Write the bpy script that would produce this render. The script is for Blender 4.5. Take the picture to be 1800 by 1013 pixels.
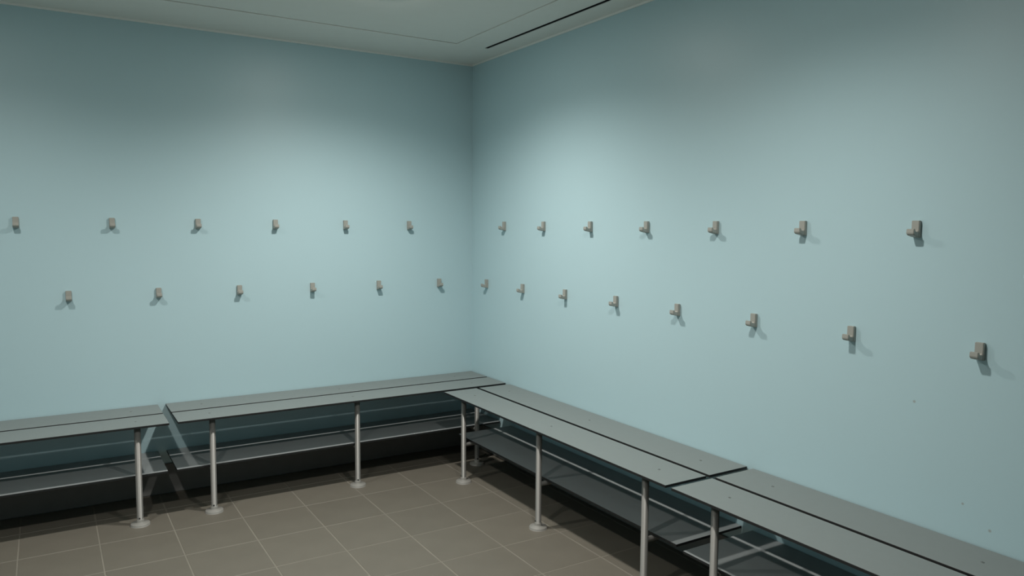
import bpy, bmesh, math
from mathutils import Matrix, Vector

scene = bpy.context.scene
for o in list(bpy.data.objects):
    bpy.data.objects.remove(o)
COL = scene.collection

# ------------------------------------------------------------------ camera
CAM_POS = Vector((-2.3266, -4.2565, 1.4145))
F_PX, PITCH, ROLL, YAW = 1329.76, 0.0813, 0.0075, 0.5534
cam_d = bpy.data.cameras.new('camera')
cam_d.sensor_width = 36.0
cam_d.lens = F_PX / 1800.0 * 36.0
cam_d.clip_start = 0.02
cam = bpy.data.objects.new('camera', cam_d)
COL.objects.link(cam)
fwd = Vector((math.sin(YAW) * math.cos(PITCH), math.cos(YAW) * math.cos(PITCH), -math.sin(PITCH)))
rgt = Vector((math.cos(YAW), -math.sin(YAW), 0.0))
up = rgt.cross(fwd)
r2 = rgt * math.cos(ROLL) + up * math.sin(ROLL)
u2 = -rgt * math.sin(ROLL) + up * math.cos(ROLL)
m = Matrix((r2, u2, -fwd)).transposed().to_4x4()
m.translation = CAM_POS
cam.matrix_world = m
scene.camera = cam

# ------------------------------------------------------------------ world, exposure
world = bpy.data.worlds.new('world')
scene.world = world
world.use_nodes = True
world.node_tree.nodes['Background'].inputs[0].default_value = (0, 0, 0, 1)
world.node_tree.nodes['Background'].inputs[1].default_value = 0.0
vs = scene.view_settings
vs.view_transform = 'Standard'
vs.look = 'None'
vs.gamma = 1.0
vs.use_curve_mapping = False
vs.exposure = 0.45

# lamps of the room (one per ceiling downlight): x, y, watts
LAMPS = [(-1.02, -1.085, 69.0), (-2.60, -1.085, 33.0),
         (-1.02, -2.65, 46.0), (-2.60, -2.65, 44.0)]
LAMP_COL = (1.0, 0.965, 0.90)
SPOT_DEG, SPOT_BLEND = 152.0, 1.0
DIFF_EMIT = 1.40                      # lens radiance per lamp watt

# room extents
XL, YN, ZC = -3.68, -7.00, 2.421      # far side wall, wall behind the camera, ceiling
ZB = 0.479                            # bench top
ZS = 0.232                            # shelf top

# ------------------------------------------------------------------ materials
def nt(name):
    mt = bpy.data.materials.new(name)
    mt.use_nodes = True
    return mt, mt.node_tree, mt.node_tree.nodes['Principled BSDF']

def noise(t, scale, detail=3.0, coord='Object'):
    tc = t.nodes.new('ShaderNodeTexCoord')
    n = t.nodes.new('ShaderNodeTexNoise')
    n.inputs['Scale'].default_value = scale
    n.inputs['Detail'].default_value = detail
    t.links.new(tc.outputs[coord], n.inputs['Vector'])
    return n

def simple(name, col, rough, metal=0.0, var=0.08, nscale=14.0, bump=0.0, bscale=200.0, spec=0.5, rnd=0.0):
    mt, t, b = nt(name)
    n = noise(t, nscale)
    mix = t.nodes.new('ShaderNodeMix'); mix.data_type = 'RGBA'
    mix.inputs[6].default_value = tuple(c * (1 - var) for c in col) + (1,)
    mix.inputs[7].default_value = tuple(min(1, c * (1 + var)) for c in col) + (1,)
    t.links.new(n.outputs['Fac'], mix.inputs[0])
    out = mix.outputs[2]
    if rnd:
        oi = t.nodes.new('ShaderNodeObjectInfo')
        mr = t.nodes.new('ShaderNodeMapRange')
        mr.inputs['To Min'].default_value = 1 - rnd
        mr.inputs['To Max'].default_value = 1 + rnd
        t.links.new(oi.outputs['Random'], mr.inputs['Value'])
        mu = t.nodes.new('ShaderNodeVectorMath'); mu.operation = 'SCALE'
        t.links.new(out, mu.inputs[0]); t.links.new(mr.outputs[0], mu.inputs['Scale'])
        out = mu.outputs[0]
    t.links.new(out, b.inputs['Base Color'])
    b.inputs['Roughness'].default_value = rough
    b.inputs['Metallic'].default_value = metal
    b.inputs['Specular IOR Level'].default_value = spec
    if bump:
        n2 = noise(t, bscale, 2.0)
        bp = t.nodes.new('ShaderNodeBump')
        bp.inputs['Strength'].default_value = bump
        bp.inputs['Distance'].default_value = 0.002
        t.links.new(n2.outputs['Fac'], bp.inputs['Height'])
        t.links.new(bp.outputs[0], b.inputs['Normal'])
    return mt

def wall_material(name, stains=()):
    mt = simple(name, (0.452, 0.622, 0.668), 0.40, var=0.015, nscale=1.3, bump=0.05, bscale=60.0, spec=0.45)
    t = mt.node_tree; b = t.nodes['Principled BSDF']
    src = b.inputs['Base Color'].links[0].from_socket
    tc = t.nodes.new('ShaderNodeTexCoord')
    for (pt, rad) in stains:                     # small rusty splashes on the paint
        d = t.nodes.new('ShaderNodeVectorMath'); d.operation = 'DISTANCE'
        d.inputs[1].default_value = pt
        t.links.new(tc.outputs['Object'], d.inputs[0])
        mr = t.nodes.new('ShaderNodeMapRange')
        mr.inputs['From Min'].default_value = rad * 0.4
        mr.inputs['From Max'].default_value = rad
        mr.inputs['To Min'].default_value = 0.45
        mr.inputs['To Max'].default_value = 0.0
        t.links.new(d.outputs['Value'], mr.inputs['Value'])
        mx = t.nodes.new('ShaderNodeMix'); mx.data_type = 'RGBA'
        t.links.new(mr.outputs[0], mx.inputs[0])
        t.links.new(src, mx.inputs[6])
        mx.inputs[7].default_value = (0.22, 0.13, 0.07, 1)
        src = mx.outputs[2]
    t.links.new(src, b.inputs['Base Color'])
    return mt

M = {}
M['wall'] = wall_material('teal_satin_paint')
M['wall_r'] = wall_material('teal_satin_paint_stained',
                            [((0, -2.92, 0.871), 0.006), ((0, -3.164, 0.535), 0.006), ((0, -3.084, 0.591), 0.005)])
M['ceil'] = simple('ceiling_paint', (0.80, 0.80, 0.755), 0.8, var=0.02)
M['tile'] = simple('floor_tile_glaze', (0.150, 0.138, 0.113), 0.55, var=0.10, nscale=7.0, bump=0.15, bscale=160.0, spec=0.35, rnd=0.04)
M['grout'] = simple('tile_grout', (0.205, 0.19, 0.157), 0.9, var=0.25, nscale=5.0)
M['skirt'] = simple('dark_skirting', (0.18, 0.178, 0.17), 0.5, var=0.1, spec=0.3)
M['lam'] = simple('grey_laminate', (0.19, 0.214, 0.210), 0.5, var=0.03, nscale=30.0, bump=0.04, bscale=300.0, spec=0.4)
M['core'] = simple('black_laminate_core', (0.012, 0.014, 0.015), 0.5, var=0.1)
M['shelf'] = simple('grey_shelf_laminate', (0.28, 0.305, 0.31), 0.5, var=0.03, nscale=30.0, spec=0.4)
M['metal'] = simple('satin_grey_tube', (0.185, 0.184, 0.173), 0.42, metal=0.25, var=0.04)
M['foot'] = simple('pale_plastic_foot', (0.27, 0.265, 0.245), 0.5, var=0.06)
M['hook'] = simple('warm_grey_hook', (0.37, 0.368, 0.335), 0.45, metal=0.15, var=0.05)
M['screw'] = simple('screw_steel', (0.22, 0.23, 0.22), 0.4, metal=0.6, var=0.05)
M['black'] = simple('black_slot', (0.008, 0.009, 0.010), 0.7, var=0.1)
M['trim'] = simple('pale_trim', (0.80, 0.82, 0.79), 0.6, var=0.02)
M['ring'] = simple('white_lamp_ring', (0.75, 0.75, 0.73), 0.4, var=0.02)
for k_, (lx_, ly_, wt_) in enumerate(LAMPS):
    mt, t, b = nt('opal_lamp_lens')
    b.inputs['Emission Color'].default_value = LAMP_COL + (1,)
    b.inputs['Emission Strength'].default_value = DIFF_EMIT * wt_
    M['lens%d' % k_] = mt

# ------------------------------------------------------------------ mesh helpers
def mesh_obj(name, bm, mats, parent=None, loc=None, rotz=None, smooth=False):
    me = bpy.data.meshes.new(name)
    bm.normal_update(); bm.to_mesh(me); bm.free()
    if not isinstance(mats, (list, tuple)):
        mats = [mats]
    for x in mats:
        me.materials.append(M[x])
    if smooth:
        for p in me.polygons: p.use_smooth = True
    o = bpy.data.objects.new(name, me)
    COL.objects.link(o)
    if parent: o.parent = parent
    if loc: o.location = loc
    if rotz is not None: o.rotation_euler = (0, 0, rotz)
    return o

def share(src, parent, loc, rotz=0.0, name=None):
    o = src.copy(); COL.objects.link(o)
    o.name = name or src.name.split('.')[0]
    o.parent = parent; o.location = loc; o.rotation_euler = (0, 0, rotz)
    return o

def add_box(bm, x0, x1, y0, y1, z0, z1, mat=0):
    v = [bm.verts.new(c) for c in ((x0, y0, z0), (x1, y0, z0), (x1, y1, z0), (x0, y1, z0),
                                   (x0, y0, z1), (x1, y0, z1), (x1, y1, z1), (x0, y1, z1))]
    fs = [(0, 3, 2, 1), (4, 5, 6, 7), (0, 1, 5, 4), (1, 2, 6, 5), (2, 3, 7, 6), (3, 0, 4, 7)]
    out = []
    for f in fs:
        g = bm.faces.new([v[i] for i in f]); g.material_index = mat; out.append(g)
    return out

def bevel(bm, w, seg=1):
    bmesh.ops.bevel(bm, geom=list(bm.edges), offset=w, segments=seg, affect='EDGES', profile=0.5)

def box_obj(name, x0, x1, y0, y1, z0, z1, mats, parent=None, bev=0.0, **k):
    bm = bmesh.new(); add_box(bm, x0, x1, y0, y1, z0, z1)
    if bev: bevel(bm, bev)
    return mesh_obj(name, bm, mats, parent, **k)

def add_lathe(bm, prof, n=24, c=(0, 0, 0)):
    rings = []
    for r, z in prof:
        if r < 1e-6:
            rings.append([bm.verts.new((c[0], c[1], c[2] + z))])
        else:
            rings.append([bm.verts.new((c[0] + r * math.cos(2 * math.pi * i / n),
                                        c[1] + r * math.sin(2 * math.pi * i / n), c[2] + z)) for i in range(n)])
    for a, b_ in zip(rings, rings[1:]):
        for i in range(n):
            j = (i + 1) % n
            if len(a) == 1 and len(b_) == 1: continue
            if len(a) == 1: bm.faces.new((a[0], b_[i], b_[j]))
            elif len(b_) == 1: bm.faces.new((a[i], a[j], b_[0]))
            else: bm.faces.new((a[i], a[j], b_[j], b_[i]))
    return rings

def add_rod(bm, p0, p1, r, n=16):
    p0, p1 = Vector(p0), Vector(p1)
    d = (p1 - p0); L = d.length; q = Vector((0, 0, 1)).rotation_difference(d.normalized())
    a = [bm.verts.new(p0 + q @ Vector((r * math.cos(2 * math.pi * i / n), r * math.sin(2 * math.pi * i / n), 0))) for i in range(n)]
    b_ = [bm.verts.new(p0 + q @ Vector((r * math.cos(2 * math.pi * i / n), r * math.sin(2 * math.pi * i / n), L))) for i in range(n)]
    for i in range(n):
        j = (i + 1) % n
        bm.faces.new((a[i], a[j], b_[j], b_[i]))
    bm.faces.new(list(reversed(a))); bm.faces.new(b_)

def tag(o, label=None, cat=None, group=None, kind=None):
    if label: o['label'] = label
    if cat: o['category'] = cat
    if group: o['group'] = group
    if kind: o['kind'] = kind
    return o

def empty(name, loc, rotz=0.0):
    o = bpy.data.objects.new(name, None); COL.objects.link(o)
    o.empty_display_size = 0.05
    o.location = loc; o.rotation_euler = (0, 0, rotz)
    return o

def struct(o): return tag(o, kind='structure')

# ------------------------------------------------------------------ room shell
TH = 0.12
struct(box_obj('wall_left', XL, 0, 0, TH, -0.1, ZC + 0.2, 'wall'))
struct(box_obj('wall_right', 0, TH, YN, TH, -0.1, ZC + 0.2, 'wall_r'))
struct(box_obj('wall_far_side', XL - TH, XL, YN, TH, -0.1, ZC + 0.2, 'wall'))
struct(box_obj('wall_behind', XL - TH, TH, YN - TH, YN, -0.1, ZC + 0.2, 'wall'))

SK = 0.160
struct(box_obj('baseboard_left', XL, -0.009, -0.009, 0, 0.002, SK, 'skirt', bev=0.002))
struct(box_obj('baseboard_right', -0.009, 0, YN, 0, 0.002, SK, 'skirt', bev=0.002))
struct(box_obj('baseboard_far_side', XL, XL + 0.009, YN + 0.009, -0.009, 0.002, SK, 'skirt', bev=0.002))
struct(box_obj('baseboard_behind', XL, -0.009, YN, YN + 0.009, 0.002, SK, 'skirt', bev=0.002))

# floor: grout bed with single tiles
floor = struct(box_obj('floor', XL, 0, YN, 0, -0.10, -0.0010, 'grout'))
PX, PY, J = 0.3045, 0.308, 0.0055
xs = [0.0] + [-0.035 - PX * k for k in range(0, 13)]
ys = [0.0] + [-0.243 - PY * k for k in range(0, 24)]
xs = [x for x in xs if x > XL + 0.03] + [XL]
ys = [y for y in ys if y > YN + 0.03] + [YN]
tile_mesh = {}
for i in range(len(xs) - 1):
    for j in range(len(ys) - 1):
        x1, x0 = xs[i], xs[i + 1]; y1, y0 = ys[j], ys[j + 1]
        w, d = round(x1 - x0, 4), round(y1 - y0, 4)
        if w < 0.02: continue
        key = (w, d)
        cx, cy = (x0 + x1) / 2, (y0 + y1) / 2
        if key not in tile_mesh:
            o = box_obj('tile', -w / 2 + J / 2, w / 2 - J / 2, -d / 2 + J / 2, d / 2 - J / 2, -0.012, 0.0, 'tile', floor, bev=0.0012)
            tile_mesh[key] = o
            o.location = (cx, cy, 0)
        else:
            share(tile_mesh[key], floor, (cx, cy, 0), name='tile')

# ceiling: border band, shadow groove, slightly higher inner panel, slot beside the right wall
ceil = struct(box_obj('ceiling', XL, 0, YN, 0, ZC + 0.05, ZC + 0.15, 'ceil'))
BX, BY = -0.338, -0.437                     # inner edges of the border band
BXL, BYN = XL + 0.40, YN + 0.43
SX0, SX1, SY0, SY1 = -0.163, -0.140, -3.40, -0.418
def border(x0, x1, y0, y1): return box_obj('border_panel', x0, x1, y0, y1, ZC, ZC + 0.05, 'ceil', ceil)
border(XL, 0, BY, 0)
border(XL, 0, YN, BYN)
border(XL, BXL, BYN, BY)
bm = bmesh.new()
add_box(bm, BX, SX0, BYN, BY, ZC, ZC + 0.05)
add_box(bm, SX1, 0, BYN, BY, ZC, ZC + 0.05)
add_box(bm, SX0, SX1, BYN, SY0, ZC, ZC + 0.05)
mesh_obj('border_panel', bm, 'ceil', ceil)
G = 0.004
box_obj('inner_panel', BXL + G, BX - G, BYN + G, BY - 0.007, ZC + 0.003, ZC + 0.05, 'ceil', ceil)
# thin pale bead where the walls meet the ceiling
struct(box_obj('trim_1', XL, 0, -0.006, 0, ZC - 0.009, ZC, 'trim'))
struct(box_obj('trim_2', -0.006, 0, YN, -0.006, ZC - 0.009, ZC, 'trim'))
struct(box_obj('trim_3', XL, XL + 0.006, YN, -0.006, ZC - 0.009, ZC, 'trim'))
struct(box_obj('trim_4', XL + 0.006, -0.006, YN, YN + 0.006, ZC - 0.009, ZC, 'trim'))

# black channel of the slot diffuser
bm = bmesh.new()
e = 0.0015
add_box(bm, SX0, SX0 + e, SY0, BY, ZC + 0.002, ZC + 0.048)
add_box(bm, SX1 - e, SX1, SY0, BY, ZC + 0.002, ZC + 0.048)
add_box(bm, SX0 + e, SX1 - e, SY0, BY, ZC + 0.044, ZC + 0.048)
add_box(bm, SX0 + e, SX1 - e, SY0, SY0 + e, ZC + 0.002, ZC + 0.044)
add_box(bm, SX0 + e, SX1 - e, BY - e, BY, ZC + 0.002, ZC + 0.044)
tag(mesh_obj('slot_diffuser', bm, 'black'), 'narrow black air slot in the ceiling border along the right-hand wall', 'air vent')

# ------------------------------------------------------------------ ceiling downlights
LAMP_LABELS = ['round downlight in the ceiling nearest the corner, glowing at the top edge of the picture',
               'round ceiling downlight out of view above the cut-off bench on the left',
               'round ceiling downlight out of view above the bench in the foreground on the right',
               'round ceiling downlight out of view in the middle of the room near the camera']
for k_, ((lx, ly, wt), lab) in enumerate(zip(LAMPS, LAMP_LABELS)):
    d = tag(empty('ceiling_downlight', (lx, ly, ZC + 0.003)), lab, 'ceiling light', 'round ceiling downlights')
    bm = bmesh.new()
    add_lathe(bm, [(0.066, 0.0), (0.088, 0.0), (0.088, -0.003), (0.080, -0.007), (0.068, -0.006), (0.066, 0.0)], 32)
    mesh_obj('trim_ring', bm, 'ring', d, smooth=True)
    bm = bmesh.new()
    add_lathe(bm, [(0.0665, -0.003), (0.058, -0.009), (0.040, -0.013), (0.0, -0.0155)], 32)
    mesh_obj('lens', bm, 'lens%d' % k_, d, smooth=True)
    ld = bpy.data.lights.new('lamp', 'SPOT')
    ld.energy = wt; ld.color = LAMP_COL
    ld.spot_size = math.radians(SPOT_DEG); ld.spot_blend = SPOT_BLEND
    ld.shadow_soft_size = 0.03
    lo = bpy.data.objects.new('lamp', ld); COL.objects.link(lo)
    lo.parent = d; lo.location = (0, 0, -0.05)

# ------------------------------------------------------------------ benches
# local frame: x runs along the wall, y = 0 at the wall and negative into the room
D0, D1, D2, D3 = -0.004, -0.211, -0.2285, -0.436    # two seat boards with a slot between them
BT = 0.010
LEGY = -0.398
LR = 0.0140
leg_src = {}

def board(name, x0, x1, y0, y1, ztop, top, parent):
    bm = bmesh.new()
    fs = add_box(bm, x0, x1, y0, y1, ztop - BT, ztop)
    for f in fs[2:]: f.material_index = 1
    bmesh.ops.bevel(bm, geom=list(bm.edges), offset=0.0007, segments=1, affect='EDGES', material=-1)
    return mesh_obj(name, bm, [top, 'core'], parent)

def screw_bm():
    bm = bmesh.new()
    add_lathe(bm, [(0.0055, 0.0), (0.0050, 0.0012), (0.0020, 0.0014), (0.0018, 0.0004), (0.0, 0.0004)], 12)
    return bm

def make_bench(label, origin, rotz, x0, x1, legs, sx0, sx1, sd):
    b_ = tag(empty('changing_bench', origin, rotz), label, 'bench', 'grey changing benches along the two walls')
    back = board('seat_board', x0, x1, D1, D0, ZB, 'lam', b_)
    front = board('seat_board', x0, x1, D3, D2, ZB, 'lam', b_)
    board('shelf', sx0, sx1, -sd, -0.003, ZS, 'shelf', b_)
    for lx in legs:
        for bd, yy in ((back, -0.106), (front, -0.330)):
            if 'screw' not in leg_src:
                leg_src['screw'] = mesh_obj('screw', screw_bm(), 'screw', bd, loc=(lx, yy, ZB), smooth=False)
            else:
                share(leg_src['screw'], bd, (lx, yy, ZB))
        if 'leg' not in leg_src:
            bm = bmesh.new()
            add_lathe(bm, [(0.0, 0.013), (LR, 0.013), (LR, ZB - BT), (0.0, ZB - BT)], 20)
            L = mesh_obj('leg', bm, 'metal', b_, loc=(lx, LEGY, 0), smooth=False)
            for p in L.data.polygons: p.use_smooth = len(p.vertices) == 4
            bm = bmesh.new()
            add_lathe(bm, [(0.0, 0.0), (0.043, 0.0), (0.043, 0.007), (0.040, 0.011), (0.020, 0.0135), (0.0175, 0.016), (0.0170, 0.026), (LR + 0.0005, 0.030), (0.0, 0.030)], 28)
            F = mesh_obj('foot_disc', bm, 'foot', L, smooth=True)
            bm = bmesh.new()                      # shelf bracket and seat bracket, leg to wall
            add_rod(bm, (0, -0.004, 0), (0, -LEGY - 0.002, 0), 0.011, 14)
            A1 = mesh_obj('shelf_arm', bm, 'metal', L, loc=(0, 0, ZS - BT - 0.011), smooth=False)
            A2 = share(A1, L, (0, 0, ZB - BT - 0.0112), name='seat_arm')
            bm = bmesh.new()
            add_rod(bm, (-0.004, -LR - 0.001, 0), (-0.004, -LR + 0.004, 0), 0.0035, 8)
            G_ = mesh_obj('grub_screw', bm, 'black', L, loc=(0, 0, 0.036))
            leg_src['leg'] = L; leg_src['parts'] = [F, A1, A2, G_]
        else:
            L = share(leg_src['leg'], b_, (lx, LEGY, 0))
            for q in leg_src['parts']:
                share(q, L, q.location.copy())
    return b_

R90 = -math.pi / 2     # right-wall benches: local x -> world -y, local -y -> world -x
make_bench('grey slatted bench at the left edge, cut off by the frame, left of the gap', (0, 0, 0), 0,
           -3.66, -1.857, [-1.99, -2.73, -3.47], -3.66, -1.861, 0.376)
make_bench('grey bench along the left wall that runs into the corner', (0, 0, 0), 0,
           -1.819, -0.006, [-1.66, -0.920, -0.180], -1.821, -0.006, 0.376)
make_bench('grey bench along the right-hand wall, starting at the corner bench', (0, 0, 0), R90,
           0.476, 2.268, [0.640, 1.385, 2.120], 0.496, 2.250, 0.356)
make_bench('nearest grey bench on the right, running out of the frame at bottom right', (0, 0, 0), R90,
           2.298, 4.100, [2.475, 3.200, 3.930], 2.303, 4.100, 0.374)

# ------------------------------------------------------------------ coat hooks
HW = 0.0125
def extrude_profile(pts, hw, bev):
    bm = bmesh.new()
    a = [bm.verts.new((-hw, y, z)) for y, z in pts]
    b_ = [bm.verts.new((hw, y, z)) for y, z in pts]
    n = len(pts)
    bm.faces.new(a); bm.faces.new(list(reversed(b_)))
    for i in range(n):
        j = (i + 1) % n
        bm.faces.new((a[j], a[i], b_[i], b_[j]))
    bmesh.ops.recalc_face_normals(bm, faces=list(bm.faces))
    bmesh.ops.bevel(bm, geom=list(bm.edges), offset=bev, segments=2, affect='EDGES')
    return bm

plate_pts = [(0, 0), (-0.013, 0), (-0.013, -0.051), (0, -0.053)]
prong_pts = [(-0.0115, -0.031), (-0.019, -0.035), (-0.029, -0.034), (-0.033, -0.026), (-0.040, -0.026),
             (-0.041, -0.040), (-0.036, -0.046), (-0.0115, -0.0515)]
hook_src = []
def make_hook(label, loc, rotz, group):
    h = tag(empty('coat_hook', loc, rotz), label, 'coat hook', group)
    if not hook_src:
        p_ = mesh_obj('back_plate', extrude_profile(plate_pts, HW, 0.0015), 'hook', h)
        q_ = mesh_obj('prong', extrude_profile(prong_pts, HW - 0.0003, 0.0015), 'hook', h)
        hook_src.extend([p_, q_])
    else:
        for s in hook_src: share(s, h, (0, 0, 0))

ORD = ['nearest the corner', 'second from the corner', 'third from the corner', 'fourth from the corner',
       'fifth from the corner', 'sixth from the corner', 'seventh from the corner', 'eighth from the corner']
ZU, ZL = 1.442, 1.086
for k in range(6):
    make_hook('grey coat hook in the upper row of the left wall, ' + ORD[k], (-(0.438 + 0.4 * k), 0, ZU), 0, 'upper hooks on the left wall')
    make_hook('grey coat hook in the lower row of the left wall, ' + ORD[k], (-(0.236 + 0.4 * k), 0, ZL), 0, 'lower hooks on the left wall')
for k in range(8):
    if k < 7:
        make_hook('grey coat hook in the upper row of the right wall, ' + ORD[k], (0, -(0.406 + 0.416 * k), ZU), R90, 'upper hooks on the right wall')
    make_hook('grey coat hook in the lower row of the right wall, ' + ORD[k], (0, -(0.199 + 0.416 * k), ZL), R90, 'lower hooks on the right wall')
